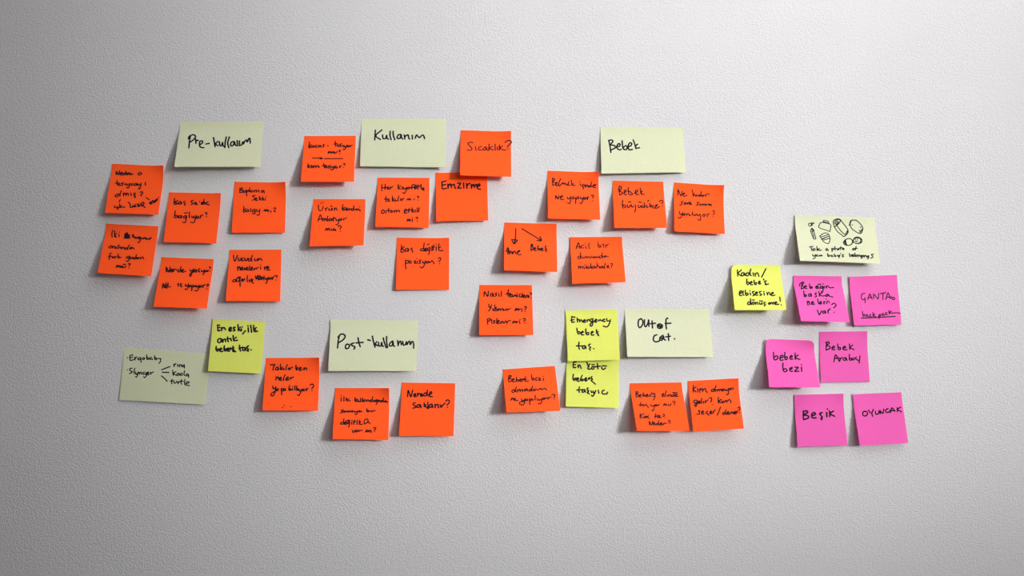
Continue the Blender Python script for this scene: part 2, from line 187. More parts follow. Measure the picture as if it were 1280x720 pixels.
'almaya': (855, 470, HS, "120,120 115,165 118,208;155,140 120,170 155,205;175,160 178,208;200,165 205,210;205,185 230,160 240,200;242,185 268,160 280,175 285,205 300,208;380,170 355,178 355,200 382,195 390,170;410,125 400,165 402,200;420,175 425,198;425,185 445,172 452,195;455,182 475,170 482,192;510,165 490,178 498,192 518,180;530,170 540,190 560,180;570,160 572,215 560,242 545,230;605,155 585,165 590,178 612,168;625,150 635,170;160,310 130,315 125,340 155,345;170,315 165,365 150,390 138,385 142,365 180,345;185,340 205,330 198,320 182,335 190,352 212,348;228,290 222,330 230,350;248,325 252,348;272,320 275,348;275,335 310,305;325,285 352,280 355,305 345,335;365,370 367,372;442,275 440,320 445,350;480,300 448,325 480,345;490,320 495,348;510,325 515,345;515,332 540,315 548,340;550,330 580,305 600,318 598,345;205,445 185,450 200,470 195,488 165,490;225,475 250,460 242,448 225,468 232,492 258,485;305,455 285,465 288,485 310,485;305,490 318,508;330,475 355,460 348,450 332,468 338,488 360,480;375,455 375,480;375,465 400,435;470,400 448,455 428,505;525,465 500,475 502,495 528,490;540,435 532,470 542,492;555,480 578,468 570,458 555,475 562,495 585,488;600,465 602,488;602,475 625,462 630,485;640,480 662,465 655,455 640,472 648,490 668,482;675,455 678,478;678,465 692,450;690,410 712,400 718,420 705,440;712,468 714,470"),
'ilk': (410, 480, HS, "170,180 168,220;172,152 174,154;205,165 205,222;235,180 240,215 285,215;270,190 245,200;350,175 345,205 355,228;375,195 352,210 375,225;385,205 390,230 410,222;420,185 418,230;445,180 440,232;475,200 455,212 462,228 482,215;495,205 500,228;500,215 520,205 530,225;555,205 540,215 548,230 565,220;575,165 568,205 575,228;590,210 592,228;620,205 602,215 608,228 628,218;635,200 632,240 620,262;648,210 650,230;650,218 668,208 672,230;695,210 680,220 688,235 702,225;715,180 710,210 715,232;740,215 725,225 738,235 750,220 765,240;195,330 170,342 188,355 178,370 158,372;210,345 198,355 210,365 222,352;235,350 238,365;238,355 258,345 262,362;272,350 275,362 290,348;315,342 300,352 310,362 328,352;340,350 348,365 365,355;380,345 375,378 360,395 348,388;410,342 395,352 405,362 425,350 435,358;500,318 498,345 510,360 528,352 520,340 500,345;545,345 548,358;565,345 568,360;568,350 605,342;190,490 165,498 160,515 188,515;205,450 198,490 205,518;215,505 235,492 228,482 212,500 220,520 240,512;265,485 248,495 252,512 272,505;278,470 275,520 265,555;240,470 280,465;305,490 305,518;308,468 310,470;350,470 330,478 332,500 330,520;330,495 350,490;375,465 372,520;405,465 405,520;395,495 425,485;405,520 440,518;465,500 470,465 500,450 515,470 500,500 465,515;500,495 520,490 540,512;312,595 325,625 350,595;372,590 355,602 362,618 382,605;392,595 395,612;395,602 440,595;478,620 500,590 505,618 525,595 530,618;530,608 550,595 558,625;585,565 612,560 612,580 590,595;600,612 602,614"),
'satlanir': (495, 475, HS, "148,215 158,135 190,215 215,130;232,200 252,190 245,175 230,190 238,215 262,210;275,170 280,205;278,190 298,172 305,180;318,200 338,188 330,175 315,190 322,210 345,205;385,165 362,175 358,200 380,205 398,175 405,130;400,175 412,205;425,195 460,168 450,150 430,175 435,210 468,215;250,295 222,300 222,320 250,335 248,355 215,362;305,315 275,322 268,350 295,352 312,320 325,358;362,295 365,345;388,318 360,328 385,345 405,365;408,282 412,330 415,368;460,310 435,320 430,350 455,350 465,315 475,355;500,312 505,358;505,330 530,312 540,318 545,358;568,320 572,352;590,325 592,350;592,335 630,298;642,272 660,255 685,268 680,295 655,322;660,350 662,352"),
'takilirken': (325, 443, HS, "132,135 160,132 195,130;185,135 172,170 168,205;230,165 205,172 202,198 228,195 235,168 242,198;265,125 262,165 268,200;290,165 268,178 290,195;305,178 310,200;352,130 335,170 340,200;365,175 368,198 385,188;385,175 388,195;388,182 420,165;465,135 460,170 470,205;490,165 465,180 490,195;505,190 528,178 520,165 505,185 512,208 540,198;565,175 570,200;560,195 590,172 602,200;205,330 210,290;210,310 232,290 245,325;255,318 275,305 268,292 252,312 260,335 282,328;325,262 305,300 305,335;330,325 365,305 358,290 338,308 345,335 370,328;390,300 392,320;392,310 430,290;165,405 170,440 200,430;205,415 195,480 170,530 145,530 145,505 200,470;235,440 215,450 220,468 240,458;275,440 280,520;270,450 300,440 298,465 275,470;325,440 305,450 312,468 332,455;380,400 372,440 378,465 398,455 390,442 372,450;415,440 418,462;420,415 422,417;450,405 445,460;475,405 468,462;485,440 488,465;500,445 510,470 530,460;540,445 520,495 500,530 482,520;565,445 548,458 558,470 578,458;595,440 598,468;598,452 618,438;645,395 668,382 690,398 680,425 665,440;668,465 670,467;290,685 293,688;312,655 314,657;398,673 400,675"),
'eneski': (255, 395, HS, "175,115 178,155 182,190 205,185;178,122 200,118;178,152 205,148;225,150 228,188;228,165 255,148 278,175;325,180 352,162 342,145 322,165 330,195 358,185;400,145 378,150 385,168 400,182 380,195;435,112 440,150 442,190;470,145 445,165 475,192;480,165 482,190;492,140 494,142;532,190 498,232;568,150 572,205;565,125 567,127;600,120 608,165 612,208;638,120 640,165 650,200 690,195;672,150 645,170 665,180;215,290 182,300 180,335 205,342 222,310 215,290;222,310 232,335;240,300 245,335;245,315 268,298 280,330;305,270 305,310 315,330;285,300 345,288;345,290 352,318;375,252 378,290 385,320;415,275 385,295 395,315 430,312;158,395 155,425 170,450 190,440 188,425 160,430;205,440 225,425 218,412 202,430 212,455 240,455;262,385 258,430 270,448 290,440 285,420 262,430;298,440 320,425 312,412 298,430 305,450 330,450;335,430 350,420 342,408 332,425;372,390 370,430 375,455 408,458;385,410 365,428 390,440;455,378 460,420 470,450;450,415 500,402;520,405 500,412 498,440 520,442 530,410 535,440;572,385 548,400 555,415 575,430 555,440 570,455;605,435 607,437"),
'emergency': (700, 385, HS, "155,112 150,150 155,185 185,178;150,112 192,120;140,160 180,150;220,130 225,180;225,160 245,148 255,180;255,165 275,152 288,180;290,175 325,160 315,150 300,170 310,185 330,180;345,155 352,175;345,165 365,150 380,160;425,140 395,145 385,165 405,175 420,160;420,145 420,200 408,232 388,225 395,200 440,170;440,172 470,155 462,145 445,165 455,182 475,175;490,155 500,165 515,150 530,165 545,160;575,145 555,150 555,170 580,175;600,140 605,165 630,165;648,152 635,200 615,235 590,242 555,232;215,260 225,310 235,332 258,325 250,305 228,312;268,325 298,312 290,300 272,318 280,345 305,345;332,270 332,320 350,345 372,335 362,315 338,325;400,325 425,312 415,300 400,320 408,350 435,345;470,280 468,305;490,305 468,320 490,335 485,345 498,355;245,440 240,490 250,532;210,488 285,488;320,485 295,490 290,520 315,520 325,488 335,522;388,465 368,475 378,495 395,510 380,522 388,545;432,522 435,524"),
'enkotu': (700, 445, HS, "175,78 170,115 175,150 205,145;172,78 208,75;170,115 200,112;230,120 235,150;235,130 255,118 272,160;345,82 358,115;385,105 358,122 375,135 358,150 365,170 395,165;425,135 408,145 408,165 430,168 435,145 425,135;410,112 440,112;482,95 482,135 490,165;440,140 520,130;535,140 540,165 560,172 585,155;545,125 598,130;172,235 165,280 175,310 200,305 205,285 172,295;218,305 240,295 232,280 215,295 225,325 250,320;285,250 268,285 265,312 290,320 300,300 275,300;318,310 342,295 335,280 318,298 325,322 350,315;365,300 385,290 375,278 362,298;410,265 400,285 420,300 400,315 425,335 455,362;250,398 242,435 248,468;215,438 290,432;312,430 290,440 285,465 310,460 318,435 325,465;362,410 345,425 360,440 368,455 350,470 378,488;398,450 405,470;425,450 428,475 450,465;460,445 440,490 420,518 405,505;492,440 500,478;568,440 545,450 540,480 565,490 585,485;612,465 600,492"),
'kadin': (910, 325, HS, "120,128 122,170 125,208;170,130 130,170 168,205;205,165 178,168 170,195 190,205 210,170 215,200;270,165 235,172 232,200 260,200 280,160 292,118;280,160 290,200 298,200;322,165 328,205;345,175 352,208;350,185 372,165 385,175 398,212;487,112 460,165 432,222;242,245 240,290 250,318 270,305 268,285 248,290;285,300 310,288 302,275 288,290 292,318 318,318;335,260 338,300 350,318 368,305 362,290 342,298;395,295 415,285 408,272 392,285 398,310 420,305;455,245 462,262;492,268 468,285 485,295 480,318 520,308;145,440 175,415 165,395 148,420 150,455 178,455;195,395 192,435 205,455;222,390 225,440 240,458 258,440 248,425 228,440;285,425 290,450;280,395 283,398;335,405 315,410 322,430 340,445 322,460;355,435 378,425 368,410 352,430 358,455 382,450;425,405 405,410 412,430 432,445 412,458;462,425 466,452;460,405 462,408;500,420 508,450;506,435 525,418 538,428 540,448;558,440 580,430 575,415 558,435 562,458 602,452;285,540 258,545 255,572 280,570 290,530 288,498;290,530 298,575;325,540 310,560 325,572 340,555 328,540;312,515 338,515;352,545 358,572;358,555 378,545 385,570;405,548 410,570 430,565 435,548 440,570;405,525 445,530;480,545 460,550 468,565 480,575 465,590;520,565 535,548 548,560 530,570 520,565;548,560 565,548 575,570;575,555 592,545 600,570;602,560 625,550 618,538 602,555 610,572 650,570;665,478 672,530;684,578 686,580"),
'bebegin': (990, 340, HS, "130,150 122,185 120,220;95,180 105,150 140,130 150,140 125,172 150,185 150,205 118,218;165,195 185,185 178,175 162,190 168,212 190,212;225,155 228,190 235,212 258,205 258,190 232,198;305,198 335,190 325,178 305,192 312,212 348,206;388,185 365,188 362,208 385,208 395,185 400,230 390,250 375,255;335,158 370,158;412,185 415,208;398,152 402,154;435,182 440,208;440,195 460,180 475,195 485,204 535,200;150,245 155,290 158,318 180,312 180,292 158,300;245,280 220,285 212,310 235,312 245,285 250,312;315,270 295,278 305,295 315,312 295,322;345,252 352,285 352,312;392,262 358,290 385,308 430,305;460,285 438,295 435,312 455,312 470,290 478,310 525,322;195,375 205,425;200,395 218,378 230,420;252,405 275,395 268,380 250,398 258,418 290,412;330,350 335,390 345,412;355,400 378,390 370,378 355,395 362,412 385,408;405,382 412,412;410,395 425,380;438,348 441,350;445,410 448,385 465,375 480,395;325,490 345,545 355,548 380,500;425,500 400,505 395,528 415,530 428,505 435,528;460,490 465,532;462,508 478,480 492,475;510,420 540,402 565,420 555,445 535,462;540,520 542,523"),
'canta': (1058, 340, HS, "235,275 200,285 190,325 205,355 235,350;238,330 240,395;275,355 300,285 330,350;285,330 325,325;350,345 352,285 405,345 415,275;435,280 505,265;470,275 468,355;505,355 535,270 565,345;515,325 580,322;580,322 620,335 610,355 585,345 590,325;205,505 210,545 215,570 235,560 230,545 212,552;270,545 250,555 255,572 275,562 282,575;315,545 298,555 300,572 320,572;340,520 342,572;365,540 345,555 375,575;415,550 420,600;415,555 438,545 435,565 418,572;475,530 455,545 462,560 480,548 488,562;520,520 500,535 505,550 525,545;545,495 550,540;578,505 552,520 582,528 640,525 692,530"),
'bebekbezi': (952, 420, HS, "152,210 155,260 162,305 195,300 210,275 195,255 160,275;238,285 275,270 265,248 240,265 240,310 275,308;300,210 295,255 305,305 330,290 322,265 300,280;365,280 395,265 385,250 368,265 368,298 398,298;430,220 430,260 432,300;470,245 435,270 455,290 492,302;275,350 272,400 285,455 318,455 325,435 305,420 280,435;395,405 365,415 365,450 398,455;368,430 390,420;425,402 470,405 425,455 480,452;512,400 515,455;510,368 512,370"),
'arabasi': (1018, 411, HS, "158,180 150,230 150,275;145,180 180,168 190,185 155,215 195,225 200,250 150,275;225,250 258,240 250,222 228,238 228,265 262,268;300,195 302,235 310,268 335,260 328,238 305,245;365,250 400,240 392,225 370,238 372,268 418,268;450,195 452,230 455,265;492,210 458,240 510,268;250,425 272,335 320,420;255,385 310,375;325,375 330,408;330,390 358,368;400,370 375,380 372,402 398,402 408,375 418,408;450,330 448,375 455,405 480,395 472,378 450,385;505,375 485,385 490,402 512,395;540,365 522,378 545,395 575,410;585,345 575,440"),
'oyuncak': (1064, 488, HS, "180,268 150,280 152,320 185,328 210,300 200,275 175,268;222,255 245,290;285,245 265,290 275,335;310,270 318,305 350,300 355,265;375,300 368,260 405,295 418,240;475,235 445,250 448,282 480,280 505,270;500,285 525,225 560,270;495,262 560,258;590,225 592,272;635,215 595,245 645,275"),
'besik': (970, 470, 1280 / 180, "245,315 242,350 245,388;240,315 275,310 280,325 248,345 285,355 288,372 245,388;318,355 350,340 340,325 318,340 322,370 355,372;410,325 388,335 400,352 412,368 398,378;402,375 405,390;450,325 452,362;455,292 457,294;475,310 478,360;510,312 480,335 520,358"),
'ergo': (150, 432, HS, "95,155 97,157;155,120 130,130 128,160 135,190 180,180;130,155 165,150;135,125 165,120;190,150 195,185;195,165 218,145;255,155 232,165 238,185 260,175;268,155 270,215;305,155 288,168 298,180 318,168 308,155;345,120 345,165 358,180 372,170 360,155 345,160;405,150 385,160 390,178 412,170 418,180;445,130 448,170 462,182 475,172 465,158 448,165;490,165 520,168;525,170 520,205 500,228;93,312 95,313;155,290 125,300 135,325 158,335 145,352 122,360;190,292 182,330 185,365;200,340 208,370 228,360;235,340 225,385 212,405 200,398;248,345 252,368;252,355 270,342 278,368;315,340 295,350 300,370 320,362;335,345 335,390 318,412 305,400;345,365 370,352 362,340 345,358 352,378 378,368;392,345 395,368;395,355 430,340"),
'photo': (970, 250, 1280 / 180, "298,418 330,412;312,415 318,448;345,430 328,438 332,450 350,442;362,412 365,448;385,432 368,440 380,448 402,446;455,430 442,440 448,450 460,440 465,450;495,430 498,460;495,435 512,430 510,442 498,446;522,415 525,446;525,435 540,432 545,446;555,432 550,442 562,440 558,432;575,415 575,442;562,428 590,425;595,430 590,440 605,438 600,428;688,430 678,440 690,446 698,436;712,412 705,445;695,432 722,430;325,485 330,500 345,495;352,485 345,515 328,522;365,488 358,498 370,500;380,490 385,500 395,492;400,490 402,500 410,492;458,475 460,500 470,502 475,492 462,490;495,490 485,498 495,504;500,492 505,504;518,480 520,502 535,498 522,492;545,490 550,502 560,492;568,490 558,515;575,475 577,480;600,485 588,492 600,500 588,506"),
}

def hand_lines(key):
    ox, oy, sc, text = HAND[key]
    out = []
    for st in text.split(';'):
        out.append([(ox + float(a) / sc, oy + float(b) / sc) for a, b in (p.split(',') for p in st.split())])
    return out

def smooth_line(pts, step):
    """Catmull-Rom through the points, resampled"""
    P = np.array(pts, float)
    if len(P) == 2:
        n = max(1, int(np.linalg.norm(P[1] - P[0]) / step))
        return [P[0] + (P[1] - P[0]) * t / n for t in range(n + 1)]
    Q = np.vstack([2 * P[0] - P[1], P, 2 * P[-1] - P[-2]])
    out = []
    for i in range(1, len(Q) - 2):
        a, b, c, d = Q[i - 1], Q[i], Q[i + 1], Q[i + 2]
        n = max(2, int(np.linalg.norm(c - b) / step))
        for k in range(n):
            t = k / n
            out.append(.5 * ((2 * b) + (c - a) * t + (2 * a - 5 * b + 4 * c - d) * t * t + (3 * b - a - 3 * c + d) * t ** 3))
    out.append(P[-1])
    return out

# ------------------------------------------------------------------ a sticky note
def ray_point(px, py, off):
    """the point at distance off in front of the wall that the camera sees at (px, py)"""
    d = FW + RT * (px - 640) / F - UP * (py - 360) / F
    return EYE + d * ((DIST - off) / d[1])

class Sheet:
    """a paper sheet stuck along its top strip, its lower part standing away from the wall"""
    GLUE, BLEND = 0.17, 0.12
    def __init__(s, corners, zl, zr, trc=0.0, tlc=0.0, bow=0.0, base=0.0006, brc=0.0):
        c = corners
        trc *= 1.6
        s.base, s.zl, s.zr, s.trc, s.tlc, s.bow, s.brc = base, zl, zr, trc, tlc, bow, brc
        s.TL, s.TR = ray_point(c[0], c[1], base + tlc), ray_point(c[2], c[3], base + trc)
        s.BR, s.BL = ray_point(c[4], c[5], base + zr + brc), ray_point(c[6], c[7], base + zl)
        s.origin = (s.TL + s.TR) / 2
    def g(s, v):
        a, b = s.GLUE - s.BLEND, s.GLUE + s.BLEND
        ramp = np.where(v < a, 0, np.where(v > b, v - s.GLUE, (np.maximum(v - a, 0)) ** 2 / (4 * s.BLEND)))
        r = ramp / (1 - s.GLUE)
        return r * (1.10 - 0.10 * r)
    def at(s, u, v):
        u = np.asarray(u, float); v = np.asarray(v, float)
        def mix(i): return (1 - u) * (1 - v) * s.TL[i] + u * (1 - v) * s.TR[i] + u * v * s.BR[i] + (1 - u) * v * s.BL[i]
        X, Z = mix(0), mix(2)
        H = (1 - u) * s.zl + u * s.zr
        lift = s.base + H * s.g(v)
        lift = lift + s.trc * (np.clip((u - .62) / .38, 0, 1) ** 2) * np.clip(1 - v / .42, 0, 1) ** 1.6
        lift = lift + s.tlc * (np.clip((.3 - u) / .3, 0, 1) ** 2) * np.clip(1 - v / .35, 0, 1) ** 1.6
        lift = lift + s.brc * (np.clip((u - .72) / .28, 0, 1) ** 2) * np.clip((v - .6) / .4, 0, 1) ** 2
        lift = lift + s.bow * np.sin(np.pi * u) * np.clip((v - .3) / .7, 0, 1) ** 2
        return np.stack([X, -lift, Z], -1)
    def normal(s, u, v):
        e = 1e-3
        du = s.at(u + e, v) - s.at(u - e, v); dv = s.at(u, v + e) - s.at(u, v - e)
        n = np.cross(du, dv); n /= np.linalg.norm(n, axis=-1, keepdims=True)
        return np.where(n[..., 1:2] > 0, -n, n)
    def pixel(s, P):
        d = P - EYE; w = d @ FW
        return np.stack([640 + F * (d @ RT) / w, 360 - F * (d @ UP) / w], -1)
    def invert(s, px):
        """sheet coordinates of the points seen at px"""
        px = np.asarray(px, float); uv = np.full(px.shape, .5); e = 1e-4
        for _ in range(12):
            p = s.pixel(s.at(uv[:, 0], uv[:, 1]))
            a = (s.pixel(s.at(uv[:, 0] + e, uv[:, 1])) - p) / e
            b = (s.pixel(s.at(uv[:, 0], uv[:, 1] + e)) - p) / e
            r = px - p
            det = a[:, 0] * b[:, 1] - a[:, 1] * b[:, 0]
            du = (r[:, 0] * b[:, 1] - r[:, 1] * b[:, 0]) / det
            dv = (a[:, 0] * r[:, 1] - a[:, 1] * r[:, 0]) / det
            uv = np.clip(uv + np.stack([du, dv], -1), -.05, 1.05)
        return uv

THICK = 0.00014

def paper(name, sh, mat, curl=None):
    nu, nv = 20, 24
    U, V = np.meshgrid(np.linspace(0, 1, nu + 1), np.linspace(0, 1, nv + 1))
    if curl:                                            # corners that curl back look rounded off
        for left in ([True, False] if curl == 'both' else [True]):
            X = U if left else 1 - U; r = 0.11
            a, b = (r - X) / r, (r - V) / r
            inside = (a > 0) & (b > 0)
            h = np.maximum(np.hypot(a, b), 1e-9); k = np.maximum(a, b) / h
            X = np.where(inside, r - a * k * r, X); V = np.where(inside, r - b * k * r, V)
            U = X if left else 1 - X
    P = sh.at(U, V).reshape(-1, 3); n = sh.normal(U, V).reshape(-1, 3)
    front = P - sh.origin; back = front - n * THICK
    verts = np.vstack([front, back]); K = len(front); W = nu + 1
    faces = []
    for j in range(nv):
        for i in range(nu):
            a = j * W + i
            faces.append((a, a + W, a + W + 1, a + 1))
            faces.append((K + a, K + a + 1, K + a + W + 1, K + a + W))
    rim = [i for i in range(W)] + [j * W + nu for j in range(1, nv + 1)] + [nv * W + i for i in range(nu - 1, -1, -1)] + [j * W for j in range(nv - 1, 0, -1)]
    for a, b in zip(rim, rim[1:] + rim[:1]):
        faces.append((a, b, K + b, K + a))
    o = mesh_object(name, verts, faces, mat)
    o.location = sh.origin
    # crisp paper edge
    me = o.data
    rims = set(rim)
    sharp = [((e.vertices[0] % K) in rims and (e.vertices[1] % K) in rims and (e.vertices[0] < K) == (e.vertices[1] < K)) for e in me.edges]
    me.attributes.new('sharp_edge', 'BOOLEAN', 'EDGE').data.foreach_set('value', sharp)
    return o

def ink(name, sh, lines, width, parent, lift=0.00016):
    """marker strokes lying on the sheet; lines in picture pixels, width in metres"""
    verts, faces = [], []
    flat = np.array([p for l in lines for p in l]); uv = sh.invert(flat)
    P = sh.at(uv[:, 0], uv[:, 1]); n = sh.normal(uv[:, 0], uv[:, 1])
    k = 0
    for li, l in enumerate(lines):
        p = P[k:k + len(l)]; nn = n[k:k + len(l)]; k += len(l)
        w = .84 * (width[li] if isinstance(width, list) else width)
        t = np.gradient(p, axis=0) if len(p) > 1 else np.array([[1., 0, 0]])
        t /= np.maximum(np.linalg.norm(t, axis=1, keepdims=True), 1e-9)
        s = np.cross(nn, t); s /= np.maximum(np.linalg.norm(s, axis=1, keepdims=True), 1e-9)
        q = p + nn * (lift + .00001 * (li % 5))
        taper = np.full(len(p), 1.0)
        b = len(verts)
        for i in range(len(p)):
            ww = w * (1 + .12 * math.sin(i * 1.3 + li))
            verts.append(q[i] + s[i] * ww); verts.append(q[i] - s[i] * ww)
            if i: faces.append((b + 2 * i - 2, b + 2 * i - 1, b + 2 * i + 1, b + 2 * i))
        for i, sgn in ((0, -1), (len(p) - 1, 1)):       # round ends
            c = len(verts); idx = [c]; verts.append(q[i])
            for a in range(7):
                ang = math.pi * a / 6
                verts.append(q[i] + s[i] * (w * math.cos(ang)) + t[i] * (sgn * w * math.sin(ang))); idx.append(c + 1 + a)
            for a in range(6): faces.append((c, c + 1 + a, c + 2 + a) if sgn < 0 else (c, c + 2 + a, c + 1 + a))
    verts = [v - sh.origin for v in verts]
    return mesh_object(name, verts, faces, INK, parent, smooth=False)

ZOOM = 1280 / 180.0
def note(kind, corners, lifts, hand, label, group, crop, traced=(), ww=0.00112, tw=0.00135, extra=(), curl=None, **kw):
    sh = Sheet(corners, lifts[0] / 1000, lifts[1] / 1000, **kw)
    o = paper('sticky_note', sh, PAPER[kind], curl)
    o['label'] = label; o['category'] = 'sticky note'; o['group'] = group
    lines, widths = [], []
    def add(st, w, scaled=False):
        lines.append(smooth_line(st if scaled else [(crop[0] + x / ZOOM, crop[1] + y / ZOOM) for x, y in st], 0.5)); widths.append(w)
    if hand:
        for st in hand_lines(hand): add(st, ww, True)
    for st in traced: add(st, tw)
    if lines: ink('handwriting', sh, lines, widths, o)
    for nm, sts, w in extra:
        lines, widths = [], []
        for st in sts: add(st, w)
        ink(nm, sh, lines, widths, o)
    return o

ORANGE, PALE, YELLOW, PINK = 'orange square sticky notes', 'pale wide sticky notes', 'yellow square sticky notes', 'pink square sticky notes'

# ------------------------------------------------------------------ left cluster
note('w', (225, 152, 329.4, 151.5, 325.2, 208.5, 217.9, 208.6), (18, 9), None,
     'wide pale green-yellow note reading "Pre-kullanım", topmost at the left of the wall', PALE, (200, 140),
     traced=[[(270, 215), (262, 265), (257, 320)], [(252, 240), (262, 215), (298, 203), (316, 218), (300, 245), (264, 272)],
             [(317, 240), (320, 278)], [(321, 262), (330, 252), (341, 254)],
             [(350, 295), (378, 275), (375, 258), (356, 262), (352, 298), (365, 315), (390, 318)],
             [(408, 285), (437, 280)],
             [(475, 228), (482, 262), (490, 308)], [(515, 262), (494, 285), (516, 300)],
             [(528, 265), (532, 295), (547, 300), (556, 270), (560, 298), (575, 310)],
             [(590, 222), (580, 270), (577, 318)], [(617, 222), (602, 275), (612, 318)],
             [(655, 262), (632, 272), (630, 300), (650, 298), (662, 265), (668, 290), (680, 300)],
             [(686, 255), (690, 300)], [(706, 258), (707, 300)], [(707, 298), (726, 292), (738, 265), (744, 285)], [(744, 278), (760, 255), (772, 250), (776, 268), (790, 238), (799, 235), (803, 277)]])

note('o', (140.0, 204.6, 204.2, 206.5, 197.9, 268.2, 131.4, 265.9), (16, 9), 'neden',
     'orange note with its last line slanting upward, just left below the Pre-kullanım note', ORANGE, (110, 190), trc=.004)

note('o', (211.2, 240.3, 275.9, 241.2, 270.3, 304, 204.5, 302.7), (12, 7), 'kacsn',
     'orange note reading "Kaç sn\'de bağlıyor?" with a blank lower half', ORANGE, (200, 215), trc=.0025)

note('o', (293.2, 227.2, 356.5, 227, 356.1, 290.9, 289.7, 290.9), (8, 4), 'baglama',
     'orange note reading "Bağlama", below the right end of the Pre-kullanım note', ORANGE, (200, 215),
     ww=.00098, trc=.0045)

note('o', (132.9, 279.6, 197.9, 282.7, 189, 345.5, 122, 341), (19, 12), 'iki',
     'orange note with a scribbled-out word in its first line, leftmost of all notes', ORANGE, (110, 270), ww=.00108)

note('o', (201.8, 321.4, 267.2, 323.9, 258.5, 385.8, 191.7, 383.4), (19, 15), 'nerde',
     'orange note reading "Nerde yaşıyor?" in two widely spaced lines, lowest in the left cluster', ORANGE, (180, 300),
     bow=.001)

note('o', (286.9, 312.2, 351.8, 312, 350.2, 376.9, 282.2, 376.1), (15, 6), 'vucudun',
     'orange note reading "Vucudun nerelerine ağırlık veriyor?"', ORANGE, (180, 300))

# ------------------------------------------------------------------ middle-left cluster
note('o', (380.4, 170.1, 444.7, 169.7, 442.5, 227.2, 375.9, 227.2), (19, 16), 'kocasi',
     'orange note with a ruled line across its middle, left of the Kullanım note', ORANGE, (360, 140),
     extra=[('ruled_line', [[(215, 410), (285, 411)], [(282, 408), (300, 408), (304, 416), (286, 417), (290, 411), (300, 413)], [(322, 415), (488, 415)]], .0011)])

note('w', (452, 148.2, 557.7, 148.7, 557, 208.6, 450, 207.8), (7, 6), None,
     'wide pale green-yellow note reading "Kullanım", at the top between two orange notes', PALE, (440, 140),
     traced=[[(208, 162), (205, 205), (202, 248)], [(265, 160), (212, 210), (252, 245)], [(272, 205), (276, 235), (298, 235), (308, 207), (312, 235), (325, 241)],
             [(340, 172), (338, 210), (348, 247)], [(365, 172), (368, 210), (381, 248)], [(435, 200), (410, 205), (402, 232), (425, 235), (438, 205), (441, 230), (452, 240)],
             [(465, 205), (470, 240)], [(470, 218), (498, 204), (505, 235), (513, 241)], [(535, 208), (537, 241)], [(562, 234), (574, 205), (590, 222), (600, 228), (620, 210), (635, 208), (646, 237)]], brc=.004)

note('o', (391.5, 248.9, 456.8, 248.9, 454.4, 306.7, 387, 307.8), (18, 16), 'urun',
     'orange note reading "Ürün kendini anlatıyor mu?"', ORANGE, (370, 215), ww=.00106)

note('o', (472.2, 222, 536.9, 222.3, 535.9, 284.9, 469.1, 283.6), (13, 7), 'her',
     'orange note crowded with four lines of writing from "Her kıyafetle" down', ORANGE, (370, 215), ww=.00108, bow=.003)

note('o', (544.5, 216.2, 608.8, 214.7, 610.2, 275.5, 545.5, 276.6), (10, 6), None,
     'orange note reading "Emzirme", partly covered by the orange note above it', ORANGE, (500, 150),
     traced=[[(372, 550), (374, 582), (377, 612), (412, 608)], [(372, 552), (408, 542)], [(375, 580), (406, 574)],
             [(425, 570), (428, 606)], [(430, 588), (448, 568), (458, 602)], [(458, 582), (480, 572), (488, 604), (495, 608)],
             [(512, 562), (538, 562), (528, 582), (514, 604), (545, 606)], [(565, 560), (567, 605)], [(592, 565), (595, 608)], [(595, 588), (608, 569), (622, 565)],
             [(632, 575), (636, 608)], [(636, 592), (653, 572), (662, 600)], [(662, 588), (680, 572), (686, 598)],
             [(686, 594), (710, 582), (705, 568), (687, 588), (690, 610), (716, 616)]], tw=.0014)

note('o', (575.9, 162.7, 638.9, 163.6, 639.2, 221, 575, 219.2), (17, 14), None,
     'orange note reading "Sıcaklık?", hanging over the corner of another orange note', ORANGE, (500, 150),
     traced=[[(648, 202), (625, 198), (603, 212), (625, 235), (640, 256), (625, 271), (598, 267)], [(670, 238), (672, 262), (683, 270)],
             [(725, 235), (700, 245), (698, 264), (727, 269)], [(765, 238), (742, 250), (740, 268), (760, 264), (768, 245), (772, 264), (783, 272)],
             [(792, 215), (790, 268)], [(822, 235), (797, 252), (830, 269)], [(845, 215), (846, 270)], [(866, 240), (868, 270)],
             [(884, 222), (884, 270)], [(912, 230), (890, 250), (922, 268), (940, 265)],
             [(932, 200), (955, 184), (982, 185), (988, 202), (965, 225), (953, 242)], [(960, 256), (961, 260)]], tw=.00115, trc=.003)

note('o', (496, 297.1, 561.5, 297.1, 561.4, 362.2, 494.9, 362.2), (6, 2), 'degisik',
     'orange note reading "Kaç değişik pozisyon?", lying nearly flat on the wall', ORANGE, (470, 275), ww=.0011, trc=.003)

# ------------------------------------------------------------------ middle-right cluster
note('w', (750.5, 158.4, 853.6, 159.3, 857, 215.8, 752, 217.1), (9, 7), None,
     'wide pale green-yellow note reading only "Bebek", alone at the top right of centre', PALE, (740, 150),
     traced=[[(150, 185), (160, 235), (167, 288)], [(148, 182), (175, 178), (185, 192), (166, 220), (200, 228), (206, 248), (165, 268)],
             [(222, 240), (245, 232), (248, 212), (230, 215), (220, 245), (240, 265), (258, 262)], [(268, 185), (272, 240), (282, 260), (305, 262), (312, 240), (300, 228), (278, 245)],
             [(318, 240), (347, 228), (352, 207), (335, 205), (320, 235), (330, 264), (358, 262)], [(366, 178), (380, 215), (390, 255)], [(405, 215), (386, 236), (400, 250), (422, 247)]], brc=-.003)

note('o', (684.5, 213.4, 748.5, 214.3, 750.3, 274.7, 685, 273.1), (15, 11), 'icinde',
     'orange note reading "Bebek içinde ne yapıyor?"', ORANGE, (670, 200), ww=.00108, trc=.004)

note('o', (766, 225.9, 829.2, 227.1, 833.8, 284.9, 768, 284.9), (16, 14), 'buyudukce',
     'orange note reading "Bebek büyüdükçe?"', ORANGE, (670, 200))

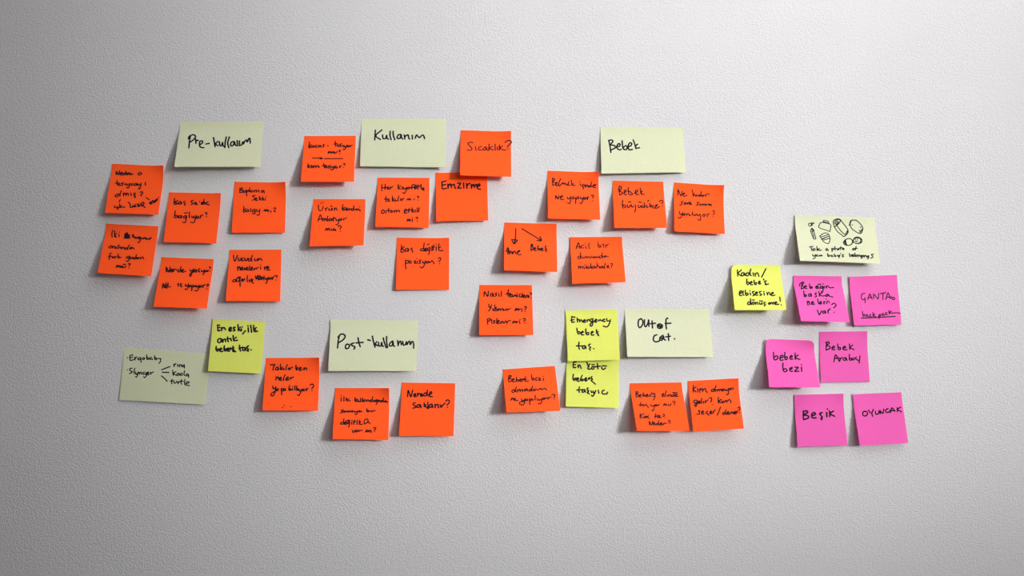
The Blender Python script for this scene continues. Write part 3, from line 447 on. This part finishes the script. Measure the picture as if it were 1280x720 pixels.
note('o', (842.5, 227.9, 905.4, 231.2, 906.1, 292.5, 843.1, 289.2), (11, 7), 'nekadar',
     'orange note reading "Ne kadar süre sonra", rightmost orange note of the upper row', ORANGE, (750, 210),
     ww=.00104, trc=.004, bow=.001, brc=.001)

note('o', (630.5, 278, 695.8, 280, 696.5, 340, 630.2, 337.9), (19, 14), 'anne',
     'orange note with two hand-drawn arrows pointing to "Anne" and "Bebek"', ORANGE, (590, 260),
     extra=[('drawn_arrow', [[(388, 185), (386, 260), (375, 320)], [(352, 282), (375, 318), (405, 285)], [(352, 282), (405, 285)]], .00115),
            ('drawn_arrow', [[(445, 185), (535, 240), (617, 290)], [(578, 290), (617, 290), (604, 255)]], .00115)])

note('o', (712.9, 296.2, 777.5, 295.9, 782.1, 352.7, 715.6, 354.7), (20, 19), 'acil',
     'orange note reading "Acil bir durumda müdahale?"', ORANGE, (690, 280), ww=.001, tlc=.002)

note('o', (599.1, 356.2, 665, 356.3, 666.6, 418.8, 599.1, 418.8), (14, 10), 'nasil',
     'orange note of three questions from "Nasıl", left of the upper yellow note', ORANGE, (590, 340))

note('y', (708.5, 446, 773.5, 446, 773.4, 510.3, 707.2, 508.2), (10, 5), 'enkotu',
     'lemon yellow note reading "En kötü bebek taşıyıcı", tucked under another yellow note', YELLOW, (620, 430), ww=.00115, bow=.001)

note('y', (707, 388.2, 772, 386.6, 775, 449.8, 710.1, 451.6), (10, 9), 'emergency',
     'lemon yellow note reading "Emergency bebek taş.", overlapping the yellow note below it', YELLOW, (700, 380), ww=.00118, tlc=.0015, brc=.003)

note('w', (781.1, 385.9, 886.6, 385.8, 891.5, 446.4, 784.4, 446.1), (15, 9), None,
     'wide pale cream note reading "Out of cat.", right of the yellow pair', PALE, (790, 370),
     traced=[[(85, 203), (60, 215), (55, 260), (70, 282), (93, 255), (95, 220), (76, 202)], [(110, 212), (112, 262), (124, 272), (142, 240), (148, 212), (150, 270)],
             [(178, 222), (182, 285)], [(162, 247), (208, 242)], [(250, 248), (228, 256), (232, 284), (262, 284), (270, 262), (250, 250), (238, 265), (255, 278)], [(235, 272), (262, 264)], [(240, 258), (258, 280)],
             [(318, 197), (304, 205), (301, 250), (306, 293)], [(295, 245), (345, 242)],
             [(220, 345), (195, 358), (191, 395), (215, 408), (242, 400)], [(275, 350), (250, 368), (248, 392), (268, 390), (280, 358), (285, 385), (298, 392)], [(255, 378), (272, 372)],
             [(322, 335), (326, 395)], [(300, 364), (340, 358)], [(377, 380), (379, 382)]])

note('o', (628.4, 461.8, 693.7, 457.4, 700.6, 513.5, 633.4, 515.6), (24, 18), 'bezi',
     'orange note reading "Bebek bezi olmadan ne yapılıyor?", left of the yellow pair', ORANGE, (620, 430), ww=.00105)

note('o', (787.3, 479.1, 852, 478, 862.1, 538.6, 796.2, 538.6), (25, 22), 'elinde',
     'orange slanting note with four short lines ending in "Neden?"', ORANGE, (770, 450), ww=.00098)

note('o', (860, 476.3, 923.3, 472.8, 929.9, 535.8, 866.8, 539.6), (17, 14), 'almaya',
     'orange note reading "Kim almaya gelir?", containing a slash in its third line', ORANGE, (770, 450), trc=.003)

# ------------------------------------------------------------------ lower-left cluster
note('w', (155.2, 433.8, 263.5, 442.3, 256, 506, 149.1, 499.9), (2, 1.5), 'ergo',
     'wide greyish pale note listing ring, koala and turtle, flat at the lower left', PALE, (140, 420),
     traced=[[(550, 250), (552, 272)], [(552, 262), (568, 245)], [(583, 252), (585, 272)], [(598, 255), (600, 275)], [(602, 262), (615, 255), (620, 272)], [(642, 258), (626, 262), (628, 274), (642, 270)], [(643, 256), (644, 285)], [(540, 305), (542, 330), (545, 350)], [(568, 318), (548, 332), (572, 350)], [(592, 330), (578, 338), (582, 350), (598, 346), (594, 332)], [(620, 330), (606, 338), (610, 350), (626, 346), (622, 332)], [(645, 310), (640, 335), (645, 352)], [(672, 335), (658, 342), (660, 355), (675, 350), (680, 340), (682, 368)], [(535, 385), (530, 410), (534, 425)], [(520, 400), (550, 398)], [(552, 405), (556, 420), (572, 412), (578, 402)], [(585, 405), (588, 425)], [(590, 415), (605, 402)], [(618, 388), (614, 415), (620, 430)], [(600, 405), (632, 402)], [(648, 385), (645, 415), (648, 435)], [(658, 425), (685, 415), (678, 405), (662, 412), (660, 435), (688, 440)]], tw=.00094, ww=.00094,
     extra=[('drawn_line', [[(443, 300), (515, 272)], [(447, 322), (505, 324)], [(440, 355), (465, 375), (490, 402)]], .001)], brc=.0025, bow=.001)

note('y', (265.7, 398.9, 331.1, 402, 326.2, 467, 259.9, 464), (9, 7), 'eneski',
     'lemon yellow note reading "En eski, ilk antik", overlapping the corner of a pale note', YELLOW, (220, 390), ww=.0013, base=.002)

note('w', (412.9, 399.3, 522.6, 400.7, 520.2, 463.8, 410.3, 463.8), (13, 9), None,
     'wide pale green-yellow note reading "Post-kullanım", lower left of centre', PALE, (400, 390),
     traced=[[(172, 210), (162, 260), (156, 320)], [(160, 225), (185, 198), (213, 200), (223, 222), (200, 252), (165, 272)],
             [(245, 285), (228, 298), (230, 325), (252, 320), (262, 297), (244, 284)], [(302, 276), (275, 286), (288, 300), (310, 310), (302, 330)],
             [(338, 230), (346, 275), (358, 308)], [(320, 275), (383, 270)], [(425, 248), (448, 253)],
             [(465, 215), (475, 262), (489, 312)], [(505, 265), (491, 284), (512, 300)], [(520, 270), (524, 300), (542, 300), (548, 270), (554, 300), (564, 306)],
             [(562, 230), (572, 270), (589, 318)], [(592, 218), (592, 270), (602, 315)], [(645, 258), (620, 280), (618, 300), (640, 298), (648, 262), (652, 295), (662, 306)],
             [(690, 255), (695, 298)], [(696, 286), (711, 260), (720, 268), (723, 292)], [(735, 262), (740, 292), (758, 290), (769, 265), (773, 290), (790, 262), (800, 266), (803, 290), (820, 262), (832, 280), (832, 322)]], tlc=.002)

note('o', (332.3, 447.4, 398.9, 447, 397.5, 513.5, 328.1, 513), (16, 7), 'takilirken',
     'orange note reading "Takılırken neler", with three dots near its bottom edge', ORANGE, (300, 420), trc=.0045)

note('o', (418.7, 485.1, 486.2, 485.1, 485.5, 550.1, 415.8, 549), (19, 12), 'ilk',
     'orange note starting "ilk kullandığında", right under the Post-kullanım note', ORANGE, (400, 465), ww=.00108, trc=.0045)

note('o', (502.4, 478.1, 569, 479.1, 566.9, 545.2, 498.9, 544.9), (14, 8), 'satlanir',
     'orange note reading "Nerede saklanır?" with an empty lower half', ORANGE, (400, 465), ww=.00125, trc=.002)

# ------------------------------------------------------------------ right cluster
note('w', (993.9, 268.7, 1093.8, 271.8, 1100.1, 329.5, 1000, 325.9), (19, 14), 'photo',
     'wide pale note with small drawings of baby things above two lines of writing', PALE, (970, 250),
     traced=[[(652, 475), (655, 500), (668, 500), (670, 490), (656, 488)], [(675, 498), (690, 490), (684, 484), (674, 492), (680, 502), (694, 500)], [(700, 472), (700, 502)], [(714, 488), (704, 495), (712, 503), (722, 495), (714, 488)], [(728, 490), (730, 505)], [(730, 495), (742, 488), (746, 504)], [(762, 492), (750, 498), (758, 506), (766, 496)], [(766, 492), (766, 512), (756, 520)], [(776, 492), (778, 506)], [(784, 494), (786, 508)], [(786, 498), (798, 492), (802, 508)], [(818, 496), (808, 502), (814, 510), (822, 500)], [(824, 496), (822, 516), (812, 524)], [(865, 482), (848, 486), (856, 498), (860, 508), (842, 518)]], tw=.00095, ww=.00095, tlc=.002,
     extra=[('drawn_pacifier', [[(288, 215), (300, 205), (315, 215), (312, 230), (295, 232), (288, 214)], [(318, 200), (322, 228)], [(305, 207), (338, 210)], [(310, 222), (335, 202)]], .0008),
            ('drawn_brush', [[(320, 250), (308, 270), (322, 280), (338, 272), (320, 250)], [(308, 280), (322, 315), (335, 346), (353, 342), (345, 310), (336, 280)], [(322, 285), (340, 335)], [(314, 262), (332, 270)], [(318, 256), (326, 276)]], .0008),
            ('drawn_bag', [[(398, 200), (385, 218), (378, 240)], [(378, 240), (400, 255), (450, 270), (478, 282)], [(478, 282), (484, 255), (486, 225), (470, 208)], [(398, 200), (432, 202), (470, 212)], [(418, 198), (425, 182), (462, 190), (470, 208)], [(425, 194), (458, 202)]], .0008),
            ('drawn_diaper', [[(388, 320), (430, 295), (462, 300), (478, 335), (475, 370), (460, 388), (420, 368), (388, 320)], [(398, 330), (465, 308)], [(410, 345), (472, 322)], [(422, 358), (475, 340)], [(412, 350), (450, 330)]], .0008),
            ('drawn_roll', [[(510, 215), (530, 185), (560, 172), (570, 190), (545, 222), (520, 236), (510, 215)], [(527, 214), (538, 196), (553, 192), (550, 206), (535, 218), (527, 214)],
                            [(506, 200), (518, 178), (562, 170), (600, 212), (638, 265), (634, 300), (602, 325), (590, 316)], [(515, 235), (545, 280), (585, 312)], [(540, 228), (572, 270), (612, 305), (638, 270)]], .0009),
            ('drawn_bib', [[(655, 210), (668, 182), (710, 181), (742, 205), (770, 245), (760, 290), (738, 297), (700, 275), (670, 250), (655, 208)], [(650, 225), (668, 188)], [(676, 220), (679, 222)], [(748, 240), (755, 246)], [(738, 268), (748, 278)], [(745, 288), (765, 262)]], .0009),
            ('drawn_baby', [[(600, 375), (622, 350), (660, 345), (680, 368), (665, 398), (628, 404), (602, 388), (600, 372)], [(607, 370), (620, 400)], [(612, 362), (632, 404)], [(618, 358), (622, 380)], [(672, 352), (684, 366), (678, 386)],
                            [(684, 360), (702, 335), (735, 331), (760, 350), (760, 375), (732, 388), (698, 382), (684, 358)], [(740, 336), (752, 352), (748, 378), (728, 386)], [(690, 350), (710, 338), (735, 340)], [(705, 352), (707, 354)], [(722, 350), (724, 352)], [(702, 364), (712, 372), (724, 364)]], .0009)])

note('y', (915.3, 330.4, 975.5, 331.4, 983.1, 387.6, 918.4, 387.6), (23, 22), 'kadin',
     'lemon yellow note reading "Kadın/bebek elbisesine", alone left of the pink notes', YELLOW, (890, 310), ww=.00115, tlc=.006, curl='left')

note('p', (991.8, 344.5, 1052, 345.3, 1062.3, 402.8, 1001.4, 401.4), (24, 21), 'bebegin',
     'pink note reading "Bebeğin başka neleri var?"', PINK, (970, 330), ww=.00108, tlc=.001)

note('p', (1062.1, 345.8, 1121.2, 343.6, 1127.1, 405.7, 1068, 407.2), (9, 5), 'canta',
     'pink note reading "ÇANTA" above a small underlined word', PINK, (970, 330), ww=.0009,
     extra=[('underline', [[(757, 481), (900, 475), (1058, 466)]], .001)], tlc=.003)

note('p', (958.3, 423.2, 1018, 425.6, 1025.4, 484.4, 961.8, 484), (23, 22), 'bebekbezi',
     'pink note reading "bebek bezi", leftmost of the pink notes', PINK, (940, 400), ww=.00118, tlc=.006, trc=.003, curl='both')

note('p', (1024, 414.6, 1084.1, 414, 1087.4, 477.3, 1026.1, 478), (2, 2), 'arabasi',
     'pink note reading "Bebek Arabası", flat against the wall in the middle row', PINK, (940, 400), ww=.00108, trc=.002)

note('p', (993.2, 493.6, 1054.4, 492.1, 1059.6, 556.9, 997.1, 558.5), (8, 6), 'besik',
     'pink note reading "Beşik", left one of the two lowest pink notes', PINK, (970, 470), ww=.0014, tlc=.0015, trc=.002)

note('p', (1066.6, 492.9, 1126.8, 490.3, 1135.4, 553.7, 1074.8, 557.3), (12, 8), 'oyuncak',
     'pink note reading "OYUNCAK" in capitals, lowest right of all the notes', PINK, (970, 470), ww=.0012, tlc=.0025)
